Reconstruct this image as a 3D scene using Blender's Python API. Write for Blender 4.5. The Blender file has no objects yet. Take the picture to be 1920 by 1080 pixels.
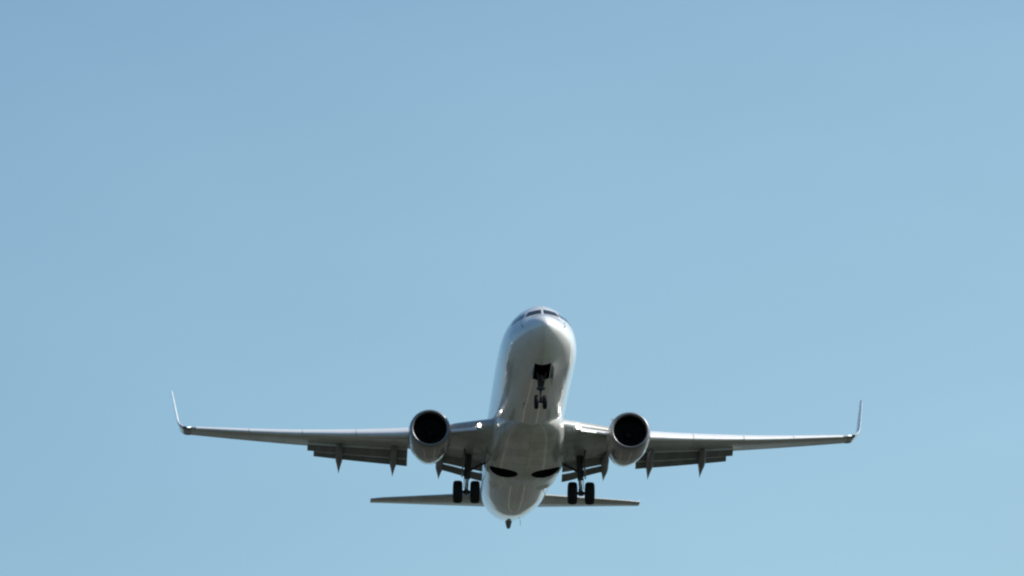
import bpy, bmesh, math, random
from mathutils import Vector, Matrix
from mathutils.bvhtree import BVHTree
R = math.radians
sc = bpy.context.scene
COL = sc.collection
PI = math.pi
random.seed(4)

# ------------------------------------------------------------------ camera
CAM_EL = 15.5                                   # the camera looks up at the jet
cam_data = bpy.data.cameras.new('camera')
cam_data.sensor_width = 36.0
cam_data.lens = 10079.0 / 1920.0 * 36.0
cam_data.clip_start = 0.5
cam_data.clip_end = 30000.0
cam = bpy.data.objects.new('camera', cam_data)
cam.location = (0.0, 0.0, 1.7)
cam.rotation_euler = (R(90 + CAM_EL), 0, 0)
COL.objects.link(cam)
sc.camera = cam

# ------------------------------------------------------------------ light
SUN_EL, SUN_AZ = 42.0, 93.0                     # azimuth to the right of the way the jet is heading
sv = Vector((math.sin(R(SUN_AZ)) * math.cos(R(SUN_EL)), -math.cos(R(SUN_AZ)) * math.cos(R(SUN_EL)), math.sin(R(SUN_EL))))
sun_data = bpy.data.lights.new('sun', 'SUN')
sun_data.energy = 5.0
sun_data.angle = R(0.53)
sun_data.color = (1.0, 0.955, 0.89)
sun = bpy.data.objects.new('sun', sun_data)
sun.rotation_euler = (-sv).to_track_quat('-Z', 'Y').to_euler()
sun.location = (60, -40, 120)
COL.objects.link(sun)

world = bpy.data.worlds.new('World')
sc.world = world
world.use_nodes = True
wn = world.node_tree
wn.nodes.clear()
sky = wn.nodes.new('ShaderNodeTexSky')
sky.sky_type = 'NISHITA'
sky.sun_disc = False
sky.sun_elevation = R(SUN_EL)
sky.sun_rotation = math.atan2(sv.x, sv.y)
sky.altitude = 200.0
sky.air_density = 1.15
sky.dust_density = 0.8
sky.ozone_density = 1.0
bg = wn.nodes.new('ShaderNodeBackground')
bg.inputs['Strength'].default_value = 0.114
wo = wn.nodes.new('ShaderNodeOutputWorld')
tint = wn.nodes.new('ShaderNodeMix')
tint.data_type = 'RGBA'
tint.blend_type = 'MULTIPLY'
tint.inputs['Factor'].default_value = 1.0
# a slightly cyan summer sky, bluer towards the horizon than the model's yellowish haze
stc = wn.nodes.new('ShaderNodeTexCoord')
sxyz = wn.nodes.new('ShaderNodeSeparateXYZ')
sramp = wn.nodes.new('ShaderNodeValToRGB')
wn.links.new(stc.outputs['Generated'], sxyz.inputs[0])
wn.links.new(sxyz.outputs['Z'], sramp.inputs['Fac'])
els = sramp.color_ramp.elements
for k, (p, c) in enumerate([(0.0, (0.55, 0.75, 1.15)), (0.10, (0.70, 0.86, 1.02)), (0.215, (1.00, 1.135, 1.07)), (0.29, (1.09, 1.22, 1.11)), (0.33, (1.03, 1.165, 1.09)), (0.60, (1.0, 1.10, 1.05))]):
    e = els[k] if k < 2 else els.new(p)
    e.position = p
    e.color = (*c, 1)
# deeper on the side away from the sun, and not perfectly even: a breath of high thin cloud
xmap = wn.nodes.new('ShaderNodeMapRange')
for k, v in zip(('From Min', 'From Max', 'To Min', 'To Max'), (-0.5, 0.5, 0.0, 1.0)): xmap.inputs[k].default_value = v
xramp = wn.nodes.new('ShaderNodeValToRGB')
els = xramp.color_ramp.elements
for k, (p, c) in enumerate([(0.0, (0.47, 0.60, 0.75)), (1.0, (1.20, 1.10, 1.02)), (0.5, (1.0, 1.0, 1.0))]):
    e = els[k] if k < 2 else els.new(p)
    e.position = p
    e.color = (*c, 1)
side = wn.nodes.new('ShaderNodeVectorMath')
side.operation = 'MULTIPLY'
wmap = wn.nodes.new('ShaderNodeMapping')
wmap.inputs['Scale'].default_value = (9.0, 9.0, 26.0)
wmap.inputs['Rotation'].default_value = (0, R(24), 0)
wnz = wn.nodes.new('ShaderNodeTexNoise')
wnz.inputs['Scale'].default_value = 1.0
wnz.inputs['Detail'].default_value = 5.0
wnz.inputs['Distortion'].default_value = 0.6
wmr = wn.nodes.new('ShaderNodeMapRange')
for k, v in zip(('From Min', 'From Max', 'To Min', 'To Max'), (0.25, 0.75, 0.972, 1.028)): wmr.inputs[k].default_value = v
wisp = wn.nodes.new('ShaderNodeVectorMath')
wisp.operation = 'SCALE'
wn.links.new(stc.outputs['Generated'], wmap.inputs['Vector'])
wn.links.new(wmap.outputs[0], wnz.inputs['Vector'])
wn.links.new(wnz.outputs['Fac'], wmr.inputs['Value'])
wn.links.new(sxyz.outputs['X'], xmap.inputs['Value'])
wn.links.new(xmap.outputs[0], xramp.inputs['Fac'])
wn.links.new(sramp.outputs[0], side.inputs[0])
wn.links.new(xramp.outputs[0], side.inputs[1])
wn.links.new(side.outputs[0], wisp.inputs[0])
wn.links.new(wmr.outputs[0], wisp.inputs['Scale'])
wn.links.new(wisp.outputs[0], tint.inputs[7])
wn.links.new(sky.outputs[0], tint.inputs[6])
wn.links.new(tint.outputs[2], bg.inputs['Color'])
wn.links.new(bg.outputs[0], wo.inputs['Surface'])

sc.view_settings.view_transform = 'Standard'
sc.view_settings.look = 'None'
sc.view_settings.exposure = 0.2
sc.view_settings.gamma = 1.0
sc.cycles.filter_width = 2.2
sc.cycles.max_bounces = 8

# ------------------------------------------------------------------ materials
def mat(name, col, rough=0.4, metal=0.0, coat=0.0, coat_rough=0.05, spec=0.5, noise=None, emit=None, panels=None):
    m = bpy.data.materials.new(name)
    m.use_nodes = True
    nt = m.node_tree
    b = nt.nodes['Principled BSDF']
    b.inputs['Base Color'].default_value = (*col, 1)
    b.inputs['Roughness'].default_value = rough
    b.inputs['Metallic'].default_value = metal
    b.inputs['Coat Weight'].default_value = coat
    b.inputs['Coat Roughness'].default_value = coat_rough
    b.inputs['Specular IOR Level'].default_value = spec
    if noise:
        # wear and grime: soft streaks that run along the airflow (local Y)
        amt, scl, tint = noise
        tc = nt.nodes.new('ShaderNodeTexCoord')
        mp = nt.nodes.new('ShaderNodeMapping')
        mp.inputs['Scale'].default_value = scl
        nz = nt.nodes.new('ShaderNodeTexNoise')
        nz.inputs['Scale'].default_value = 1.0
        nz.inputs['Detail'].default_value = 6.0
        nz.inputs['Roughness'].default_value = 0.6
        cr = nt.nodes.new('ShaderNodeValToRGB')
        cr.color_ramp.elements[0].position = 0.35
        cr.color_ramp.elements[1].position = 0.68
        cr.color_ramp.elements[0].color = (*[c * (1 - amt) * t for c, t in zip(col, tint)], 1)
        cr.color_ramp.elements[1].color = (*col, 1)
        nt.links.new(tc.outputs['Object'], mp.inputs['Vector'])
        nt.links.new(mp.outputs[0], nz.inputs['Vector'])
        nt.links.new(nz.outputs['Fac'], cr.inputs['Fac'])
        last = cr.outputs[0]
        if panels:
            # riveted skin panels seen from below: thin seams and a slight change of tone from panel to panel
            w_, h_, tone, seam = panels
            bt = nt.nodes.new('ShaderNodeTexBrick')
            bt.offset = 0.0
            bt.inputs['Color1'].default_value = (1, 1, 1, 1)
            bt.inputs['Color2'].default_value = (tone, tone, tone * 0.985, 1)
            bt.inputs['Mortar'].default_value = (seam, seam, seam, 1)
            bt.inputs['Scale'].default_value = 1.0
            bt.inputs['Mortar Size'].default_value = 0.014
            bt.inputs['Mortar Smooth'].default_value = 0.3
            bt.inputs['Brick Width'].default_value = w_
            bt.inputs['Row Height'].default_value = h_
            mu = nt.nodes.new('ShaderNodeMix')
            mu.data_type = 'RGBA'
            mu.blend_type = 'MULTIPLY'
            mu.inputs['Factor'].default_value = 1.0
            nt.links.new(tc.outputs['Object'], bt.inputs['Vector'])
            nt.links.new(last, mu.inputs[6])
            nt.links.new(bt.outputs['Color'], mu.inputs[7])
            last = mu.outputs[2]
        nt.links.new(last, b.inputs['Base Color'])
        mr = nt.nodes.new('ShaderNodeMapRange')
        mr.inputs['To Min'].default_value = rough + 0.12
        mr.inputs['To Max'].default_value = rough - 0.03
        nt.links.new(nz.outputs['Fac'], mr.inputs['Value'])
        nt.links.new(mr.outputs[0], b.inputs['Roughness'])
    if emit:
        b.inputs['Emission Color'].default_value = (*emit[0], 1)
        b.inputs['Emission Strength'].default_value = emit[1]
    return m

M = {}
M['white'] = mat('white_paint', (0.78, 0.79, 0.80), 0.25, coat=1.0, coat_rough=0.04, noise=(0.16, (1.6, 0.25, 1.6), (1.0, 0.98, 0.94)), panels=(1.3, 2.1, 0.93, 0.80))
M['fairing'] = mat('fairing_paint', (0.70, 0.71, 0.70), 0.32, coat=0.8, coat_rough=0.10, noise=(0.34, (1.3, 0.5, 1.3), (1.0, 0.97, 0.90)), panels=(1.3, 1.05, 0.76, 0.55))
M['grey'] = mat('grey_paint', (0.46, 0.48, 0.48), 0.38, coat=0.35, coat_rough=0.12, noise=(0.26, (1.4, 0.35, 1.4), (1.0, 0.98, 0.94)), panels=(1.7, 0.8, 0.86, 0.6))
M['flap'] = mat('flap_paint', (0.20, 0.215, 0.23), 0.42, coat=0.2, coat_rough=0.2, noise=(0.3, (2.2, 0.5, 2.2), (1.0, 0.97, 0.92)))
M['cowl'] = mat('cowl_paint', (0.235, 0.232, 0.225), 0.28, coat=0.9, coat_rough=0.06, noise=(0.2, (1.5, 0.5, 1.5), (1.0, 0.97, 0.93)))
M['alu'] = mat('polished_aluminium', (0.24, 0.25, 0.27), 0.40, metal=0.6, noise=(0.08, (3, 3, 3), (1, 1, 1)))
M['slat'] = mat('slat_metal', (0.68, 0.69, 0.70), 0.40, metal=0.0, coat=0.3, noise=(0.1, (2, 2, 2), (1, 1, 1)))
M['hot'] = mat('exhaust_metal', (0.16, 0.14, 0.125), 0.45, metal=0.8, noise=(0.3, (4, 2, 4), (1, 0.9, 0.8)))
M['liner'] = mat('inlet_liner', (0.006, 0.006, 0.008), 0.8, spec=0.08)
M['blade'] = mat('fan_blade', (0.03, 0.03, 0.035), 0.5, metal=0.5)
M['bay'] = mat('wheel_bay', (0.009, 0.009, 0.010), 0.85, spec=0.1)
M['tyre'] = mat('tyre_rubber', (0.012, 0.012, 0.014), 0.75, spec=0.25, noise=(0.2, (8, 8, 8), (1, 1, 1)))
M['hub'] = mat('wheel_hub', (0.14, 0.145, 0.15), 0.5, metal=0.3)
M['gear'] = mat('gear_steel', (0.06, 0.064, 0.072), 0.55, metal=0.2, noise=(0.3, (6, 6, 6), (1, 1, 1)))
M['chrome'] = mat('oleo_chrome', (0.35, 0.35, 0.36), 0.25, metal=1.0)
M['glass'] = mat('cockpit_glass', (0.008, 0.010, 0.014), 0.05, spec=0.4, coat=0.0)
M['sideglass'] = mat('side_glass_painted_sky', (0.065, 0.135, 0.18), 0.06, spec=0.8)  # sky reflection of the side panes painted in as a lighter blue
M['darkglass'] = mat('tinted_lens', (0.03, 0.05, 0.055), 0.15, spec=0.6)
M['dark'] = mat('dark_composite', (0.05, 0.052, 0.055), 0.5)
M['lamp'] = mat('lit_landing_lamp', (0.9, 0.9, 0.9), 0.2, emit=((1.0, 0.97, 0.90), 16.0))
M['navlamp'] = mat('lit_position_lamp', (0.8, 0.9, 0.9), 0.2, emit=((0.9, 1.0, 0.97), 1.5))

# ------------------------------------------------------------------ helpers
def link(name, bm, mats, parent=None, smooth=True, sharp=None):
    bmesh.ops.recalc_face_normals(bm, faces=bm.faces)
    me = bpy.data.meshes.new(name)
    bm.to_mesh(me)
    bm.free()
    for m in (mats if isinstance(mats, (list, tuple)) else [mats]):
        me.materials.append(M[m] if isinstance(m, str) else m)
    if smooth:
        me.polygons.foreach_set('use_smooth', [True] * len(me.polygons))
        me.set_sharp_from_angle(angle=R(sharp or 38))
    o = bpy.data.objects.new(name, me)
    COL.objects.link(o)
    o.parent = parent
    return o

def loft(bm, rings, cap=(True, True), closed=True, mi=0):
    vs = [[bm.verts.new(p) for p in r] for r in rings]
    n = len(rings[0])
    for a, b in zip(vs[:-1], vs[1:]):
        for i in range(n if closed else n - 1):
            j = (i + 1) % n
            f = bm.faces.new((a[i], a[j], b[j], b[i]))
            f.material_index = mi
    if cap[0]:
        bm.faces.new(vs[0]).material_index = mi
    if cap[1]:
        bm.faces.new(vs[-1]).material_index = mi
    bm.verts.index_update()
    return vs

def frame(d):
    d = Vector(d).normalized()
    u = Vector((0, 0, 1)) if abs(d.z) < 0.9 else Vector((0, 1, 0))
    x = d.cross(u).normalized()
    return x, d.cross(x).normalized()

def tube(bm, pts, rads, n=16, mi=0):
    pts = [Vector(p) for p in pts]
    rings = []
    for i, p in enumerate(pts):
        d = pts[min(i + 1, len(pts) - 1)] - pts[max(i - 1, 0)]
        x, y = frame(d)
        r = rads[i] if isinstance(rads, (list, tuple)) else rads
        rings.append([p + x * math.cos(2 * PI * k / n) * r + y * math.sin(2 * PI * k / n) * r for k in range(n)])
    loft(bm, rings, mi=mi)

def box(bm, c, size, rot=None, bev=0.0, mi=0):
    r = bmesh.ops.create_cube(bm, size=1.0)
    vs = r['verts']
    m = Matrix.Translation(c) @ (rot.to_4x4() if rot else Matrix()) @ Matrix.Diagonal((*size, 1))
    bmesh.ops.transform(bm, matrix=m, verts=vs)
    es = {e for v in vs for e in v.link_edges}
    for f in {f for v in vs for f in v.link_faces}:
        f.material_index = mi
    if bev:
        bmesh.ops.bevel(bm, geom=list(es), offset=bev, segments=2, affect='EDGES', profile=0.5)

def pchip(xs, ys):
    n = len(xs)
    h = [xs[i + 1] - xs[i] for i in range(n - 1)]
    d = [(ys[i + 1] - ys[i]) / h[i] for i in range(n - 1)]
    m = [d[0]] + [0.0] * (n - 2) + [d[-1]]
    for i in range(1, n - 1):
        if d[i - 1] * d[i] > 0:
            w1, w2 = 2 * h[i] + h[i - 1], h[i] + 2 * h[i - 1]
            m[i] = (w1 + w2) / (w1 / d[i - 1] + w2 / d[i])
    def f(x):
        if x <= xs[0]: return ys[0]
        if x >= xs[-1]: return ys[-1]
        i = max(k for k in range(n - 1) if xs[k] <= x)
        t = (x - xs[i]) / h[i]
        return ((1 + 2 * t) * (1 - t) ** 2 * ys[i] + t * (1 - t) ** 2 * h[i] * m[i]
                + t * t * (3 - 2 * t) * ys[i + 1] + t * t * (t - 1) * h[i] * m[i + 1])
    return f

def boolean_cut(obj, cutters):
    for c in cutters:
        md = obj.modifiers.new('cut', 'BOOLEAN')
        md.operation = 'DIFFERENCE'
        md.solver = 'EXACT'
        md.object = c
    dg = bpy.context.evaluated_depsgraph_get()
    me = bpy.data.meshes.new_from_object(obj.evaluated_get(dg))
    obj.modifiers.clear()
    obj.data = me
    for c in cutters:
        cm = c.data
        bpy.data.objects.remove(c)
        bpy.data.meshes.remove(cm)
    me.set_sharp_from_angle(angle=R(35))

# ------------------------------------------------------------------ the ground
def sheet(name, x0, x1, y0, y1, z, m, nx=1, ny=1):
    bm = bmesh.new()
    vs = [[bm.verts.new((x0 + (x1 - x0) * i / nx, y0 + (y1 - y0) * j / ny, z)) for j in range(ny + 1)] for i in range(nx + 1)]
    for i in range(nx):
        for j in range(ny):
            bm.faces.new((vs[i][j], vs[i + 1][j], vs[i + 1][j + 1], vs[i][j + 1]))
    o = link(name, bm, m, None, smooth=False)
    o['kind'] = 'structure'
    return o

def ground_mat():
    m = bpy.data.materials.new('airfield_grass')
    m.use_nodes = True
    nt = m.node_tree
    b = nt.nodes['Principled BSDF']
    b.inputs['Roughness'].default_value = 0.95
    b.inputs['Specular IOR Level'].default_value = 0.1
    tc = nt.nodes.new('ShaderNodeTexCoord')
    n1 = nt.nodes.new('ShaderNodeTexNoise'); n1.inputs['Scale'].default_value = 0.012; n1.inputs['Detail'].default_value = 8
    vo = nt.nodes.new('ShaderNodeTexVoronoi'); vo.inputs['Scale'].default_value = 0.006
    cr = nt.nodes.new('ShaderNodeValToRGB')
    cr.color_ramp.elements[0].position = 0.3; cr.color_ramp.elements[0].color = (0.038, 0.048, 0.036, 1)
    cr.color_ramp.elements[1].position = 0.7; cr.color_ramp.elements[1].color = (0.088, 0.096, 0.076, 1)
    mx = nt.nodes.new('ShaderNodeMix'); mx.data_type = 'RGBA'; mx.blend_type = 'MULTIPLY'; mx.inputs['Factor'].default_value = 0.35
    nt.links.new(tc.outputs['Object'], n1.inputs['Vector'])
    nt.links.new(tc.outputs['Object'], vo.inputs['Vector'])
    nt.links.new(n1.outputs['Fac'], cr.inputs['Fac'])
    nt.links.new(cr.outputs[0], mx.inputs[6])
    nt.links.new(vo.outputs['Color'], mx.inputs[7])
    nt.links.new(mx.outputs[2], b.inputs['Base Color'])
    return m

M['asphalt'] = mat('asphalt', (0.055, 0.055, 0.058), 0.9, noise=(0.3, (0.2, 0.05, 0.2), (1, 1, 1)))
M['concrete'] = mat('concrete', (0.33, 0.32, 0.30), 0.9, noise=(0.2, (0.1, 0.1, 0.1), (1, 1, 1)))
M['marking'] = mat('runway_marking_paint', (0.78, 0.78, 0.76), 0.7, noise=(0.2, (0.5, 0.1, 0.5), (1, 1, 1)))
sheet('ground', -9000, 9000, -9000, 9000, 0.0, ground_mat())
sheet('road', -900, 900, 330, 342, 0.012, M['asphalt'])
sheet('runway', -22, 22, -2400, -60, 0.012, M['concrete'])
M['gravel'] = mat('gravel', (0.20, 0.195, 0.18), 0.95, noise=(0.3, (0.3, 0.3, 0.3), (1, 1, 1)))
sheet('path', 15, 19, 346, 1200, 0.008, M['gravel'])  # unseen pale strip, added to streak the belly reflection
sheet('path', -34, -30, 346, 1400, 0.008, M['gravel'])  # another unseen strip, added for belly reflection streaks
sheet('path', 62, 69, 346, 1400, 0.008, M['asphalt'])  # added out of view, only for streaks mirrored in the belly
sheet('road', -9, -3, 346, 900, 0.008, M['asphalt'])  # unseen lengthwise strip, added to vary what the belly reflects

# ------------------------------------------------------------------ the jet
jet = bpy.data.objects.new('passenger_jet', None)
COL.objects.link(jet)
jet['label'] = 'white twin-engine passenger jet with landing gear down against clear blue sky'
jet['category'] = 'airplane'
cam_rot = Matrix.Rotation(R(CAM_EL), 4, 'X')
jet_rot = Matrix.Rotation(R(3.11), 4, 'Z') @ Matrix.Rotation(R(-18.56), 4, 'X') @ Matrix.Rotation(R(0.85), 4, 'Y')
jet.matrix_world = Matrix.Translation((0, 0, 1.7)) @ cam_rot @ Matrix.Translation((1.58, 250.0, -1.12)) @ jet_rot
# jet space: x to its left wing (right in the photo), y aft from the nose, z up

# ---- fuselage
ST = [(0.0, -0.58, -0.58, 0.0), (0.06, -0.38, -0.76, 0.20), (0.25, -0.19, -0.98, 0.43), (0.5, -0.02, -1.15, 0.64), (1.0, 0.21, -1.38, 0.94),
      (1.4, 0.35, -1.51, 1.12), (1.7, 0.48, -1.60, 1.24), (2.0, 0.68, -1.67, 1.34), (2.4, 0.95, -1.75, 1.45), (2.8, 1.17, -1.81, 1.54),
      (3.3, 1.40, -1.87, 1.62), (4.0, 1.63, -1.93, 1.71), (5.0, 1.83, -1.975, 1.79), (6.0, 1.94, -2.0, 1.83), (7.2, 1.99, -2.01, 1.85),
      (8.5, 2.0, -2.01, 1.855), (24.0, 2.0, -2.01, 1.855), (26.0, 2.0, -1.93, 1.85), (28.0, 2.0, -1.68, 1.81), (30.0, 1.99, -1.31, 1.70),
      (32.0, 1.97, -0.87, 1.49), (34.0, 1.90, -0.34, 1.14), (36.0, 1.70, 0.27, 0.69), (37.4, 1.42, 0.70, 0.35), (37.9, 1.30, 0.86, 0.22)]
_u = [math.sqrt(s[0]) for s in ST]
f_top, f_bot, f_hw = (pchip(_u, [s[k] for s in ST]) for k in (1, 2, 3))
f_mid = pchip([0, 0.7, 1.0, 1.5, 2.0, 2.4, 2.8, 3.3, 5.0, 5.5, 6.16], [-0.58, -0.62, -0.60, -0.50, -0.38, -0.20, -0.02, 0.1, 0.1, 0.45, 1.08])
def f_e(s): return 1.0 + 0.18 * max(0.0, min(1.0, (7.0 - s) / 4.0))
def f_k(s): return 1.0 + 0.34 * max(0.0, min(1.0, (9.0 - s) / 4.5))
def fus_sec(s, a):
    """point of the skin at station s, angle a (0 = left wing side, pi/2 = crown)"""
    u = math.sqrt(max(s, 0))
    t, b, w = f_top(u), f_bot(u), f_hw(u)
    m = min(max(f_mid(u), b + 0.25 * (t - b)), t - 0.25 * (t - b))
    c, n = math.cos(a), math.sin(a)
    h = (t - m) if n >= 0 else (m - b)
    c = math.copysign(abs(c) ** (f_e(s) if n > 0 else f_k(s)), c)
    return Vector((w * c, s, m + h * n))
def fus_s_at(x, z):
    lo, hi = 0.0, 7.0
    for _ in range(40):
        s = (lo + hi) / 2
        u = math.sqrt(s)
        t, b, w = f_top(u), f_bot(u), f_hw(u)
        m = min(max(f_mid(u), b + 0.25 * (t - b)), t - 0.25 * (t - b))
        h = (t - m) if z >= m else (m - b)
        inside = w > 1e-4 and h > 1e-4 and (abs(x) / w) ** (2 / (f_e(s) if z >= m else f_k(s))) + ((z - m) / h) ** 2 <= 1
        if inside: hi = s
        else: lo = s
    return (lo + hi) / 2
NS = 96
stations = [0.004 + 7.2 * (k / 60) ** 2 for k in range(61)]
stations += [7.2 + 0.24 * k for k in range(1, 128)]
stations = [s for s in stations if s < 37.9] + [37.9]
bm = bmesh.new()
rings = [[fus_sec(s, 2 * PI * k / NS) for k in range(NS)] for s in stations]
loft(bm, rings)
fus = link('fuselage', bm, ['white', 'bay'], jet)
fus.location.x = -0.05
# nose gear bay cut into the skin
bm = bmesh.new()
box(bm, (0, 3.44, -1.75), (0.78, 1.82, 1.6))
for f in bm.faces: f.material_index = 1
cut = link('cutter', bm, ['white', 'bay'], jet, smooth=False)
bpy.context.view_layer.update()
boolean_cut(fus, [cut])

def skin_patch(name, poly, mname, parent, off=0.012, n=10):
    """a pane lying on the nose skin, given by four corners (x, z) seen from ahead"""
    bm = bmesh.new()
    p = [Vector((q[0], q[1])) for q in poly]
    grid = []
    for i in range(n + 1):
        row = []
        for j in range(n + 1):
            a, b = i / n, j / n
            q = (p[0] * (1 - a) + p[1] * a) * (1 - b) + (p[3] * (1 - a) + p[2] * a) * b
            s = fus_s_at(q.x, q.y)
            row.append(Vector((q.x, s, q.y)))
        grid.append(row)
    top, bot = [], []
    for i in range(n + 1):
        rt, rb = [], []
        for j in range(n + 1):
            du = grid[min(i + 1, n)][j] - grid[max(i - 1, 0)][j]
            dv = grid[i][min(j + 1, n)] - grid[i][max(j - 1, 0)]
            nn = du.cross(dv).normalized()
            if nn.y > 0: nn = -nn
            rt.append(bm.verts.new(grid[i][j] + nn * off)); rb.append(bm.verts.new(grid[i][j] - nn * 0.03))
        top.append(rt); bot.append(rb)
    for i in range(n):
        for j in range(n):
            bm.faces.new((top[i][j], top[i + 1][j], top[i + 1][j + 1], top[i][j + 1]))
            bm.faces.new((bot[i][j], bot[i][j + 1], bot[i + 1][j + 1], bot[i + 1][j]))
    for k in range(n):
        bm.faces.new((top[k][0], top[k + 1][0], bot[k + 1][0], bot[k][0])); bm.faces.new((top[k][n], top[k + 1][n], bot[k + 1][n], bot[k][n]))
        bm.faces.new((top[0][k], top[0][k + 1], bot[0][k + 1], bot[0][k])); bm.faces.new((top[n][k], top[n][k + 1], bot[n][k + 1], bot[n][k]))
    return link(name, bm, mname, parent)

for sx in (-1, 1):
    skin_patch('cockpit_window', [(sx * 0.055, 0.50), (sx * 0.79, 0.41), (sx * 0.64, 0.76), (sx * 0.055, 0.86)], 'glass', fus)
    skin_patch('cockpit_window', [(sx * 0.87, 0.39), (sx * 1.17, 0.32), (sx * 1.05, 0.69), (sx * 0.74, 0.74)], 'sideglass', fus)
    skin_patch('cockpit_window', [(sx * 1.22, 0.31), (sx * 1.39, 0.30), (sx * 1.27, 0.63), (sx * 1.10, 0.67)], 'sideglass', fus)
    for x, z in ((0.98, 0.02), (0.98, -0.22), (0.95, -0.36)):
        s = fus_s_at(sx * x, z)
        bm = bmesh.new()
        p = Vector((sx * x, s, z))
        tube(bm, [p + Vector((-sx * .04, 0.06, 0)), p + Vector((sx * .05, 0.0, 0)), p + Vector((sx * .06, -0.07, 0))], [0.020, 0.016, 0.009], 8)
        link('pitot_probe', bm, 'dark', fus)

def blade(name, base, h, c, lean, mname, parent, th=0.03):
    bm = bmesh.new()
    rings = []
    for k in range(4):
        t = k / 3
        cc = c * (1 - 0.45 * t)
        o = Vector(base) + Vector(lean) * t + Vector((0, 0, -h * t))
        rings.append([o + Vector((th * (1 - .4 * t) * math.sin(2 * PI * q / 12) * .5, cc * .5 * -math.cos(2 * PI * q / 12), 0)) for q in range(12)])
    loft(bm, rings)
    return link(name, bm, mname, parent)
blade('blade_antenna', (-0.55, 8.2, -1.86), 0.30, 0.35, (0, 0.12, 0), 'dark', fus)
blade('blade_antenna', (0.0, 11.2, -1.97), 0.28, 0.34, (0, 0.12, 0), 'white', fus)
blade('drain_mast', (1.35, 24.6, -1.35), 0.26, 0.16, (0.05, 0.2, 0), 'dark', fus, 0.025)
blade('drain_mast', (0.55, 32.2, -0.78), 0.24, 0.14, (0.03, 0.2, 0), 'dark', fus, 0.025)
# tail skid under the rear fuselage
bm = bmesh.new()
loft(bm, [[Vector((hw * math.cos(2 * PI * k / 20), 33.3 + dy + hl * math.sin(2 * PI * k / 20), z)) for k in range(20)]
          for z, hw, hl, dy in ((-0.30, 0.20, 0.60, -.2), (-0.55, 0.18, 0.46, -.06), (-0.70, 0.14, 0.32, .03), (-0.83, 0.10, 0.2, .1), (-0.87, 0.06, .12, .1))])
link('tail_skid', bm, 'flap', fus)
bm = bmesh.new()
loft(bm, [[Vector((r * math.cos(2 * PI * k / 24), y, 1.08 + (y - 37.9) * .12 + r * math.sin(2 * PI * k / 24))) for k in range(24)]
          for y, r in ((37.85, 0.215), (38.05, 0.19), (38.1, 0.17), (37.9, 0.15))])
link('exhaust_outlet', bm, 'hot', fus)

# ---- wing to body fairing with the open wheel wells
FS = [(11.2, -2.0, -1.6, 0.7), (12.2, -2.06, -1.35, 1.25), (13.4, -2.15, -1.15, 1.62), (14.6, -2.23, -1.05, 1.74), (16.0, -2.29, -0.95, 1.88), (17.2, -2.31, -0.8, 2.02), (18.4, -2.31, -0.75, 2.05),
      (19.4, -2.28, -0.75, 2.04), (20.2, -2.20, -0.8, 2.0), (21.0, -2.09, -0.85, 1.95), (22.0, -1.94, -0.95, 1.87), (23.2, -1.80, -1.0, 1.75)]
g_bot, g_mid, g_hw = (pchip([s[0] for s in FS], [s[k] for s in FS]) for k in (1, 2, 3))
def fair_sec(s, a):
    b, m, w = g_bot(s), g_mid(s), g_hw(s)
    c, n = math.cos(a), math.sin(a)
    e = 0.62 if n < 0 else 1.0
    return Vector((w * math.copysign(abs(c) ** e, c), s, m + ((m - b) * -abs(n) ** e if n < 0 else 0.5 * n)))
bm = bmesh.new()
loft(bm, [[fair_sec(11.2 + 12.0 * i / 80, 2 * PI * k / 80) for k in range(80)] for i in range(81)])
fairing = link('belly_fairing', bm, ['fairing', 'bay'], jet)
cutters = []
for sx in (-1, 1):
    bm = bmesh.new()
    loft(bm, [[Vector((sx * 1.04 + 0.71 * math.cos(2 * PI * k / 48), 18.72 + 0.78 * math.sin(2 * PI * k / 48), z)) for k in range(48)] for z in (-3.2, -1.75)])
    for f in bm.faces: f.material_index = 1
    cutters.append(link('cutter', bm, ['fairing', 'bay'], jet, smooth=False))
bpy.context.view_layer.update()
boolean_cut(fairing, cutters)

# ---- wings
WY = [1.0, 1.9, 4.83, 17.16]
def w_le(y): return 13.85 + (y - 1.0) * 0.63 if y < 4.83 else 16.263 + (y - 4.83) * 0.518
def w_te(y): return 22.25 - (y - 1.0) * 0.05 if y < 5.8 else 22.01 + (y - 5.8) * 0.20
_wz = pchip([1.0, 1.9, 3.3, 6.0, 11.0, 16.65, 17.3], [-1.08, -1.02, -0.865, -0.60, 0.08, 1.08, 1.20])
def w_zq(y): return _wz(y)
def w_tw(y): return pchip([0, 1.9, 4.0, 6.0, 12.0, 17.2], [0.5, 0.5, -2.4, -6.0, -6.4, -5.0])(y)
def w_th(y): return pchip([0, 1.9, 5.8, 17.2], [0.145, 0.14, 0.115, 0.10])(y)
def airfoil(x, t):
    yt = 5 * t * (0.2969 * math.sqrt(x) - 0.126 * x - 0.3516 * x * x + 0.2843 * x ** 3 - 0.1036 * x ** 4)
    cam_ = 0.018 * 4 * x * (1 - x)
    return cam_ + yt, cam_ - yt
def place(y, x, zc):
    """a point of the wing section at span y, chord fraction x, height zc (in chords)"""
    c = w_te(y) - w_le(y)
    return Vector((y, w_le(y) + c * x, w_zq(y) - c * (x - 0.25) * math.tan(R(w_tw(y))) + c * zc))
def wing_ring(y, x0, xe_u, xe_l, n=18):
    t = w_th(y)
    pts = []
    for k in range(n + 1):
        x = x0 + (xe_u - x0) * (1 - math.cos(PI / 2 * (1 - k / n)))
        pts.append(place(y, x, airfoil(x, t)[0]))
    for k in range(1, n + 1):
        x = x0 + (xe_l - x0) * (1 - math.cos(PI / 2 * (k / n)))
        pts.append(place(y, x, airfoil(x, t)[1]))
    return pts
def mirror(pts, sx): return [Vector((sx * p.x, p.y, p.z)) for p in pts]

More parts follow.
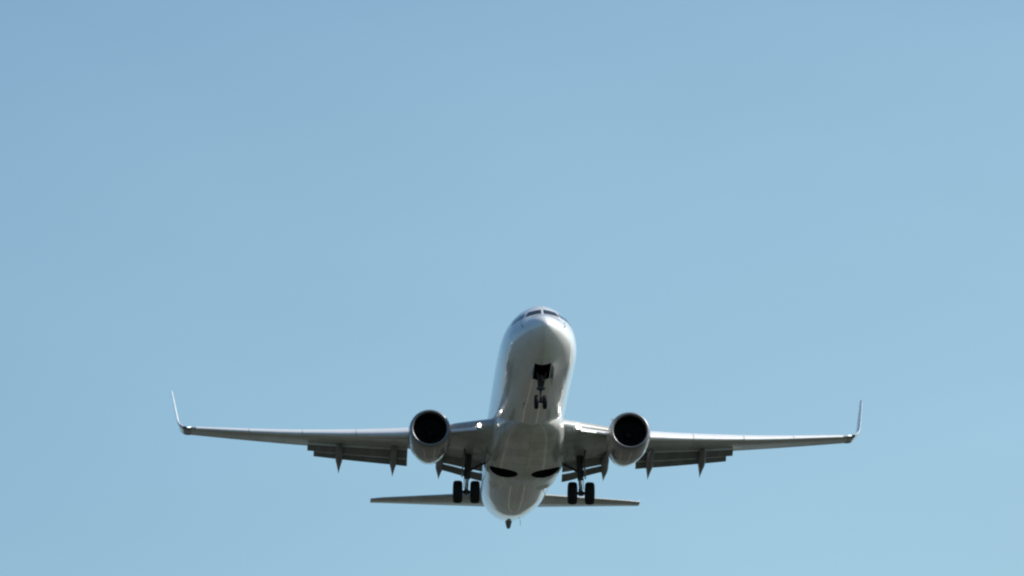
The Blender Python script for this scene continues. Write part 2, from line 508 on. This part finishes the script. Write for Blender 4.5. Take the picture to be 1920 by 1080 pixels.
FLAP_OUT, FLAP_IN = (5.75, 10.75), (2.0, 4.25)
def cutoff(y):
    if FLAP_OUT[0] - 1.3 <= y <= FLAP_OUT[1] or y < FLAP_IN[1] + .2: return 0.82, 0.75
    return 1.0, 1.0

def element(y, x0, z0, cf, defl, tk=0.16, n=10):
    """a flap or slat section: nose at chord fraction x0, height z0 (chords), its own chord cf (chords) and deflection"""
    c = w_te(y) - w_le(y)
    o = place(y, x0, z0)
    d = R(defl)
    pts = []
    for k in range(n + 1):
        x = 1 - math.cos(PI / 2 * (1 - k / n)) if k < n else 0.0
        u, l = airfoil(x, tk)
        pts.append((x, u))
    for k in range(1, n + 1):
        x = 1 - math.cos(PI / 2 * (k / n))
        u, l = airfoil(x, tk)
        pts.append((x, l * 0.55))
    L = cf * c
    return [o + Vector((0, L * (x * math.cos(d) + z * math.sin(d)), L * (-x * math.sin(d) + z * math.cos(d)))) for x, z in pts]

def bare_nose(bm, nose):
    """bare metal leading edge on a lofted flap (ring points nose-3 .. nose+3)"""
    bm.verts.ensure_lookup_table()
    n = 21
    for f in bm.faces:
        if len(f.verts) == 4:
            ids = [v.index % n for v in f.verts]
            if min(ids) >= nose - 4 and max(ids) <= nose + 3: f.material_index = 1

def build_wing(sx):
    ys = []
    segs = [1.0, 1.9, 2.4, 3.0, 3.6, 4.2, 4.449, 4.451, 5.0, 5.4, 5.8, 6.6, 7.4, 8.2, 9.0, 9.8, 10.749, 10.751, 11.5, 12.5, 13.5, 14.5, 15.5, 16.1, 16.6]
    bm = bmesh.new()
    rings = []
    for y in segs:
        xu, xl = cutoff(y)
        rings.append(mirror(wing_ring(y, 0.0, xu, xl), sx))
    loft(bm, rings)
    w = link('wing', bm, 'grey', jet, sharp=50)
    # leading edge devices
    for a, b in ((5.75, 8.37), (8.40, 11.02), (11.05, 13.67), (13.70, 16.35)):
        bm = bmesh.new()
        rg = []
        for k in range(9):
            y = a + (b - a) * k / 8
            c = w_te(y) - w_le(y)
            t = w_th(y)
            L = 0.16
            pts = []
            for q in range(13):                    # outer skin from the upper edge round the nose to the lower edge
                x = (1 - q / 8) ** 2 * L if q <= 8 else ((q - 8) / 4) ** 2 * 0.062
                u, l = airfoil(x, t * 1.14)
                pts.append((x, u if q <= 8 else l))
            for q in range(1, 6):                  # hollow back
                v = q / 6
                x = 0.062 + (L - 0.062) * v
                lo, up = airfoil(x, t)[1], airfoil(x, t)[0]
                pts.append((x * 0.8 + 0.012, lo * (1 - v) * .4 + (up - 0.008) * v))
            d = R(8.5)
            zp = airfoil(L, t)[0]
            rg.append(mirror([place(y, -0.045 + L + (x - L) * math.cos(d) + (z - zp) * math.sin(d), -0.004 + zp + (z - zp) * math.cos(d) + (x - L) * math.sin(d)) for x, z in pts], sx))
        loft(bm, rg)
        link('slat', bm, 'slat', w, sharp=50)
    for a, b in ((2.55, 3.95),):
        bm = bmesh.new()
        rg = []
        for k in range(7):
            y = a + (b - a) * k / 6
            o = place(y, 0.01, -0.012)
            sec = [(0.02, 0.02), (-0.2, -0.06), (-0.38, -0.17), (-0.46, -0.24), (-0.47, -0.29), (-0.43, -0.31), (-0.36, -0.27), (-0.18, -0.13), (0.02, -0.03)]
            rg.append(mirror([o + Vector((0, p, q)) for p, q in sec], sx))
        loft(bm, rg)
        link('krueger_flap', bm, 'slat', w)
    # trailing edge flaps: main and aft element, inboard and outboard
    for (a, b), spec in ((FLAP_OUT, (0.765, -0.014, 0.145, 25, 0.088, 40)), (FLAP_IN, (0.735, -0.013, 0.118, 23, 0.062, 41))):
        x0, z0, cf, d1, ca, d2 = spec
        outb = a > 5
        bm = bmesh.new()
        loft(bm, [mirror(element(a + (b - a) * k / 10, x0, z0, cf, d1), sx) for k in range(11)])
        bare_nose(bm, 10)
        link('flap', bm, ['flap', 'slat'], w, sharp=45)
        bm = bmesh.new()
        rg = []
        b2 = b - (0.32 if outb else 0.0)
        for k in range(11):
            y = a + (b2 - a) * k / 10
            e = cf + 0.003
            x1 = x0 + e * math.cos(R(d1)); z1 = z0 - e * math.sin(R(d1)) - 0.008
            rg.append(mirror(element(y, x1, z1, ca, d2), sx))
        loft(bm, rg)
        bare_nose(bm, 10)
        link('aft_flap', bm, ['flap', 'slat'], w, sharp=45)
    # canoe fairings over the flap tracks
    for y in (4.15, 6.45, 9.15):
        bm = bmesh.new()
        c = w_te(y) - w_le(y)
        Ls = 4.4 / c if y > 9 else 4.4 / c
        p0 = place(y, 0.52, airfoil(0.52, w_th(y))[1])
        p1 = place(y, 0.76, -0.05)
        path = []
        for k in range(17):
            t = k / 16
            if t < 0.45:
                u = t / 0.45
                q = p0.lerp(p1, u)
            else:
                u = (t - 0.45) / 0.55
                L = 1.75 if y < 5 else 2.1
                q = p1 + Vector((0, L * u * math.cos(R(20)), -L * u * math.sin(R(20)) * (0.75 + .25 * u)))
            wv = 0.19 * (math.sin(PI * min(t * 1.15, 0.5)) ** 0.7 if t * 1.15 < 0.5 else min(1.0, (1 - t) / 0.34))
            path.append((q, max(wv, 0.006)))
        rg = [mirror([q + Vector((r * math.cos(2 * PI * j / 16), 0, 1.35 * r * math.sin(2 * PI * j / 16) - r * .5)) for j in range(16)], sx) for q, r in path]
        loft(bm, rg)
        link('flap_track_fairing', bm, 'flap', w)
    # blended winglet
    bm = bmesh.new()
    rg = []
    y0 = 16.60
    zq0, c0 = w_zq(y0), w_te(y0) - w_le(y0)
    le0, te0 = w_le(y0), w_te(y0)
    N = 22
    L = 3.08
    Y, Z, S = y0, 0.0, 0.0
    prev = 0
    for k in range(N + 1):
        l = L * (k / N)
        ang = R(8) + (R(80.5) - R(8)) * min(1, max(0, (l - 0.22) / 0.85)) ** 1.0
        if k:
            Y += (l - prev) * math.cos(ang); Z += (l - prev) * math.sin(ang)
        prev = l
        le = le0 + 0.52 * min(l, .5) + max(0, l - .5) * 0.80
        te = te0 + 0.25 * min(l, .6) + max(0, l - .6) * 0.52
        c = te - le
        t = 0.082
        nv = Vector((-math.sin(ang), 0, math.cos(ang)))
        pts = []
        for q in range(14):
            x = 1 - math.cos(PI / 2 * (1 - q / 13))
            pts.append((x, airfoil(x, t)[0]))
        for q in range(1, 14):
            x = 1 - math.cos(PI / 2 * (q / 13))
            pts.append((x, airfoil(x, t)[1]))
        tw = math.tan(R(w_tw(y0) * max(0, 1 - l)))
        rg.append(mirror([Vector((Y - c * x * math.tan(R(3.0)) * min(1, l), le + c * x, zq0 + Z - c * (x - .25) * tw)) + nv * c * z for x, z in pts], sx))
    loft(bm, rg[3:])
    wl = link('winglet', bm, 'white', w, sharp=50)
    bm = bmesh.new()
    loft(bm, rg[:4])
    link('wing_tip_fairing', bm, 'darkglass', w, sharp=50)
    # position light at the leading edge of the wing tip
    bm = bmesh.new()
    p = place(16.7, 0.0, 0.0)
    tube(bm, mirror([p + Vector((-.10, .0, .01)), p + Vector((0.0, -.03, .012)), p + Vector((.10, .03, .02))], sx), [0.018, 0.03, 0.018], 10)
    link('position_light', bm, 'navlamp', w)
    return w
wings = {sx: build_wing(sx) for sx in (-1, 1)}
for sx in (-1, 1):
    y = 2.42
    lr = 0.075 if sx < 0 else 0.11  # right lens drawn larger to stand for its stronger glare
    p = place(y, 0.0, -0.004)
    bm = bmesh.new()
    n = Vector((0.35 * sx, -1, 0)).normalized()
    ax, ay = frame(n)
    c = Vector((sx * p.x, p.y + 0.02, p.z))
    rings = [[c + n * d + ax * r * math.cos(2 * PI * k / 20) + ay * r * math.sin(2 * PI * k / 20) for k in range(20)] for d, r in ((-0.05, lr), (0.04, lr), (0.05, lr * 0.9))]
    loft(bm, rings)
    link('landing_light', bm, 'lamp', wings[sx])
bm = bmesh.new()

# ---- engines
def build_engine(sx):
    cx, cy, cz = sx * 4.89, 13.40, -1.58
    toe = -sx * R(1.0)
    def ring(t, r, flat=1.0, dz=0.0, n=64):
        out = []
        for k in range(n):
            a = 2 * PI * k / n
            x, z = r * math.cos(a), r * math.sin(a)
            if z < 0: z *= flat
            out.append(Vector((cx + x + toe * t, cy + t, cz + z + dz)))
        return out
    def pr(tab, n):
        f = pchip([p[0] for p in tab], [p[1] for p in tab])
        t0, t1 = tab[0][0], tab[-1][0]
        return [(t0 + (t1 - t0) * k / n, f(t0 + (t1 - t0) * k / n)) for k in range(n + 1)]
    flat = lambda t: 0.955 + 0.045 * min(1, max(0, t / 2.5))
    bm = bmesh.new()
    body = pr([(0.16, 0.985), (0.5, 1.035), (1.0, 1.06), (1.6, 1.06), (2.3, 1.0), (2.9, 0.91), (3.5, 0.79), (3.95, 0.685)], 44)
    rg = [ring(t, r, flat(t)) for t, r in body]
    rg += [ring(3.93, 0.66), ring(3.4, 0.70), ring(2.8, 0.72)]
    loft(bm, rg, cap=(False, True))
    eng = link('engine', bm, 'cowl', jet)
    bm = bmesh.new()
    lip = [(0.16, 0.985), (0.08, 0.955), (0.03, 0.925), (0.005, 0.895), (0.0, 0.875), (0.01, 0.852), (0.04, 0.828), (0.10, 0.808), (0.18, 0.797)]
    loft(bm, [ring(t, r, 0.955 + .02 * (r < .84)) for t, r in lip], cap=(False, False))
    link('inlet_lip', bm, 'alu', eng)
    bm = bmesh.new()
    loft(bm, [ring(t, r, 0.975) for t, r in ((0.18, 0.797), (0.4, 0.79), (0.7, 0.79), (1.05, 0.795), (1.35, 0.795))], cap=(False, True))
    link('inlet_duct', bm, 'liner', eng)
    bm = bmesh.new()
    for k in range(24):
        a = 2 * PI * k / 24
        rr = []
        for q in range(6):
            r = 0.24 + 0.535 * q / 5
            tw = R(30 + 35 * q / 5)
            ch = 0.20
            aa = a + 0.12 * q / 5
            er, et = Vector((math.cos(aa), 0, math.sin(aa))), Vector((-math.sin(aa), 0, math.cos(aa)))
            o = Vector((cx + toe * 1.1, cy + 1.1, cz)) + er * r
            d = et * math.sin(tw) + Vector((0, 1, 0)) * math.cos(tw)
            nn = et * math.cos(tw) - Vector((0, 1, 0)) * math.sin(tw)
            rr.append([o - d * ch / 2 + nn * .004, o + d * ch / 2 + nn * .004, o + d * ch / 2 - nn * .004, o - d * ch / 2 - nn * .004])
        loft(bm, rr)
    link('fan', bm, 'blade', eng)
    bm = bmesh.new()
    loft(bm, [ring(t, r, n=32) for t, r in ((0.72, 0.01), (0.78, 0.075), (0.88, 0.145), (1.0, 0.205), (1.12, 0.25), (1.3, 0.26))])
    link('spinner', bm, 'blade', eng)
    bm = bmesh.new()
    loft(bm, [ring(t, r, n=48) for t, r in pr([(2.9, 0.56), (3.4, 0.53), (3.9, 0.48), (4.3, 0.40), (4.6, 0.34)], 16)] + [ring(4.58, 0.315, n=48), ring(4.2, 0.31, n=48)])
    link('core_nozzle', bm, 'hot', eng)
    bm = bmesh.new()
    loft(bm, [ring(t, r, n=32) for t, r in pr([(4.0, 0.26), (4.4, 0.24), (4.9, 0.13), (5.15, 0.03)], 10)])
    link('exhaust_cone', bm, 'hot', eng)
    # chine on the inboard shoulder
    bm = bmesh.new()
    a = R(128) if sx > 0 else R(52)
    er = Vector((math.cos(a), 0, math.sin(a))); et = Vector((-er.z, 0, er.x))
    rr = []
    for k in range(7):
        t = 0.75 + 1.0 * k / 6
        h = 0.32 * (k / 6) ** 0.8 if k < 6 else 0.05
        o = Vector((cx + toe * t, cy + t, cz)) + er * 1.03
        rr.append([o + et * .012, o + er * h + et * .005, o + er * h - et * .005, o - et * .012])
    loft(bm, rr)
    link('strake', bm, 'cowl', eng)
    # pylon
    bm = bmesh.new()
    rr = []
    for t, zt, zb, hw in ((0.9, 1.02, 0.90, 0.04), (1.4, 1.16, 0.95, 0.12), (2.2, 1.26, 0.9, 0.17), (3.0, 1.27, 0.8, 0.19), (3.8, 1.15, 0.62, 0.19), (4.8, 1.02, 0.62, 0.17), (5.8, 0.95, 0.72, 0.12), (6.8, 0.92, 0.84, 0.03)):
        o = Vector((cx + toe * t, cy + t, cz))
        sec = []
        for k in range(16):
            a = 2 * PI * k / 16
            sec.append(o + Vector((hw * math.copysign(abs(math.cos(a)) ** .6, math.cos(a)), 0, (zt + zb) / 2 + (zt - zb) / 2 * math.copysign(abs(math.sin(a)) ** .6, math.sin(a)))))
        rr.append(sec)
    loft(bm, rr)
    link('pylon', bm, 'grey', eng)
    return eng
for sx in (-1, 1): build_engine(sx)

# ---- landing gear
def wheel(name, c, r, w, parent):
    bm = bmesh.new()
    hw = w / 2
    prof = [(-hw * .55, r * .42), (-hw * .62, r * .56), (-hw * .92, r * .66), (-hw, r * .78), (-hw * .92, r * .90), (-hw * .66, r * .975), (-hw * .3, r), (hw * .3, r),
            (hw * .66, r * .975), (hw * .92, r * .90), (hw, r * .78), (hw * .92, r * .66), (hw * .62, r * .56), (hw * .55, r * .42)]
    n = 40
    loft(bm, [[Vector((c[0] + x, c[1] + rr * math.cos(2 * PI * k / n), c[2] + rr * math.sin(2 * PI * k / n))) for k in range(n)] for x, rr in prof], cap=(False, False), mi=0)
    hubp = [(-hw * .55, r * .42), (-hw * .35, r * .38), (-hw * .35, r * .16), (-hw * .6, r * .13), (hw * .6, r * .13), (hw * .35, r * .16), (hw * .35, r * .38), (hw * .55, r * .42)]
    loft(bm, [[Vector((c[0] + x, c[1] + rr * math.cos(2 * PI * k / n), c[2] + rr * math.sin(2 * PI * k / n))) for k in range(n)] for x, rr in hubp], cap=(False, False), mi=1)
    return link(name, bm, ['tyre', 'hub'], parent)

for sx in (-1, 1):
    ax = Vector((sx * 2.86, 19.55, -3.0))
    top = Vector((sx * 2.75, 19.20, -1.15))
    bm = bmesh.new()
    kn = top.lerp(ax, 0.66)
    tube(bm, [top, top.lerp(ax, .1), kn - (ax - top) * .03, kn], [0.17, 0.155, 0.135, 0.145], 20)
    tube(bm, [kn, ax], 0.085, 16, mi=1)
    tube(bm, [ax + Vector((-0.42, 0, 0)), ax + Vector((0.42, 0, 0))], 0.075, 16)
    tube(bm, [ax + Vector((0, 0, .10)), ax + Vector((0, 0, -.11))], 0.13, 16)
    # torque links behind the leg
    for p, q in ((kn, kn.lerp(ax, .5) + Vector((0, .34, -.02))), (kn.lerp(ax, .5) + Vector((0, .34, -.02)), ax + Vector((0, .08, .02)))):
        for o in (-.07, .07): tube(bm, [p + Vector((o, .06, 0)), q + Vector((o * .5, 0, 0))], 0.03, 8)
    # side brace and drag strut
    tube(bm, [top.lerp(ax, .45), Vector((sx * 1.75, 19.3, -1.45))], 0.065, 12)
    tube(bm, [top.lerp(ax, .50), Vector((sx * 3.0, 18.1, -1.2))], 0.05, 12)
    # hydraulic lines
    tube(bm, [top + Vector((sx * .17, -.05, 0)), kn + Vector((sx * .15, -.06, .05)), ax + Vector((sx * .12, -.12, .15))], 0.016, 6)
    g = link('main_gear', bm, ['gear', 'chrome'], jet)
    for o in (-0.43, 0.43):
        wheel('wheel', ax + Vector((o, 0, 0)), 0.565, 0.46, g)
    bm = bmesh.new()
    d = (ax - top)
    rg = []
    for t, hw in ((0.02, .34), (0.25, .34), (0.5, .27), (0.60, .2)):
        o = top + d * t + Vector((sx * 0.25, -0.02, 0))
        rg.append([o + Vector((.012, -hw, 0)), o + Vector((.03 * sx, 0, 0)) + Vector((.012, 0, 0)), o + Vector((.012, hw, 0)), o + Vector((-.012, hw, 0)), o + Vector((.03 * sx - .012, 0, 0)), o + Vector((-.012, -hw, 0))])
    loft(bm, rg)
    link('gear_door', bm, 'flap', g)

ax = Vector((-0.03, 4.07, -3.11))
top = Vector((-0.02, 4.12, -1.78))
bm = bmesh.new()
kn = top.lerp(ax, .54)
tube(bm, [top, kn - Vector((0, 0, -.05)), kn], [0.13, 0.125, 0.15], 18)
tube(bm, [kn, ax], 0.06, 14)
tube(bm, [ax + Vector((-0.24, 0, 0)), ax + Vector((0.24, 0, 0))], 0.05, 12)
for o in (-.05, .05):
    tube(bm, [kn + Vector((o, -.05, 0)), kn.lerp(ax, .5) + Vector((o, -.24, 0)), ax + Vector((o, -.04, .04))], 0.022, 8)
    tube(bm, [kn + Vector((o * 2, 0, .12)), Vector((o * 4, 3.62, -1.80))], 0.035, 10)
tube(bm, [kn + Vector((-.2, -.08, .03)), kn + Vector((.2, -.08, .03))], 0.06, 12)
ng = link('nose_gear', bm, ['gear', 'chrome'], jet)
for o in (-.2, .2):
    wheel('wheel', ax + Vector((o, 0, 0)), 0.335, 0.2, ng)
for sx in (-1, 1):
    bm = bmesh.new()
    rg = []
    for k in range(9):
        s = 2.56 + 1.95 * k / 8
        zt = fus_sec(s, -PI / 2 + 0.18 * 1).z + 0.02
        dep = 0.40 * (min(1, (k + .6) / 2.2) if k < 5 else 1) * (1 if k < 7 else .8)
        x0 = sx * 0.415
        rg.append([Vector((x0, s, zt)), Vector((x0 + sx * 0.06, s, zt - dep * .5)), Vector((x0 + sx * 0.09, s, zt - dep)), Vector((x0 + sx * 0.115, s, zt - dep)), Vector((x0 + sx * 0.085, s, zt - dep * .5)), Vector((x0 + sx * .025, s, zt))])
    loft(bm, rg)
    link('gear_door', bm, 'white', ng)

# ---- tail
def surf(name, secs, mname, parent, th=0.09, up=False):
    """secs: (x, le, te, z, twist) from root to tip"""
    bm = bmesh.new()
    rg = []
    for x, le, te, z, tw in secs:
        c = te - le
        pts = []
        for q in range(17):
            u = 1 - math.cos(PI / 2 * (1 - q / 16)); pts.append((u, airfoil(u, th)[0] - .018 * 4 * u * (1 - u)))
        for q in range(1, 17):
            u = 1 - math.cos(PI / 2 * (q / 16)); pts.append((u, airfoil(u, th)[1] - .018 * 4 * u * (1 - u)))
        if up: rg.append([Vector((c * h, le + c * u, z)) for u, h in pts])
        else: rg.append([Vector((x, le + c * u, z + c * h - c * (u - .4) * math.tan(R(tw)))) for u, h in pts])
    loft(bm, rg)
    return link(name, bm, mname, parent, sharp=50)
for sx in (-1, 1):
    secs = []
    for k in range(11):
        t = k / 10
        y = 0.3 + (7.17 - 0.3) * t
        le, te = 33.55 + (37.35 - 33.55) * t, 37.95 + (38.75 - 37.95) * t
        if k == 10: le += .12
        secs.append((sx * y, le, te, 1.30 + (y - .3) * math.tan(R(5.0)), -6.5))
    st = surf('horizontal_stabilizer', secs, 'grey', jet)
    es = []
    for k in range(9):
        t = k / 8
        y = 0.95 + (6.9 - 0.95) * t
        tt = (y - .3) / 6.87
        le, te = 33.55 + 3.8 * tt, 37.95 + .8 * tt
        c = te - le
        h = le + .76 * c
        es.append((sx * y, h, te + .03 * (1 - tt), 1.30 + (y - .3) * math.tan(R(5.0)) + c * .52 * math.tan(R(6.5)), -5.0))
    surf('elevator', es, 'slat', st, th=0.13)
fin = surf('tail_fin', [(0, 27.6, 33.0, 1.9, 0), (0, 30.2, 36.6, 2.0, 0), (0, 31.2, 37.0, 2.9, 0), (0, 36.0, 38.9, 8.8, 0), (0, 36.5, 39.0, 9.05, 0)][1:], 'white', jet, up=True)
surf('rudder', [(0, 35.0, 37.1, 2.95, 0), (0, 38.15, 39.05, 8.7, 0)], 'white', fin, th=0.16, up=True)

import sys
if '--dump' in sys.argv:
    pass
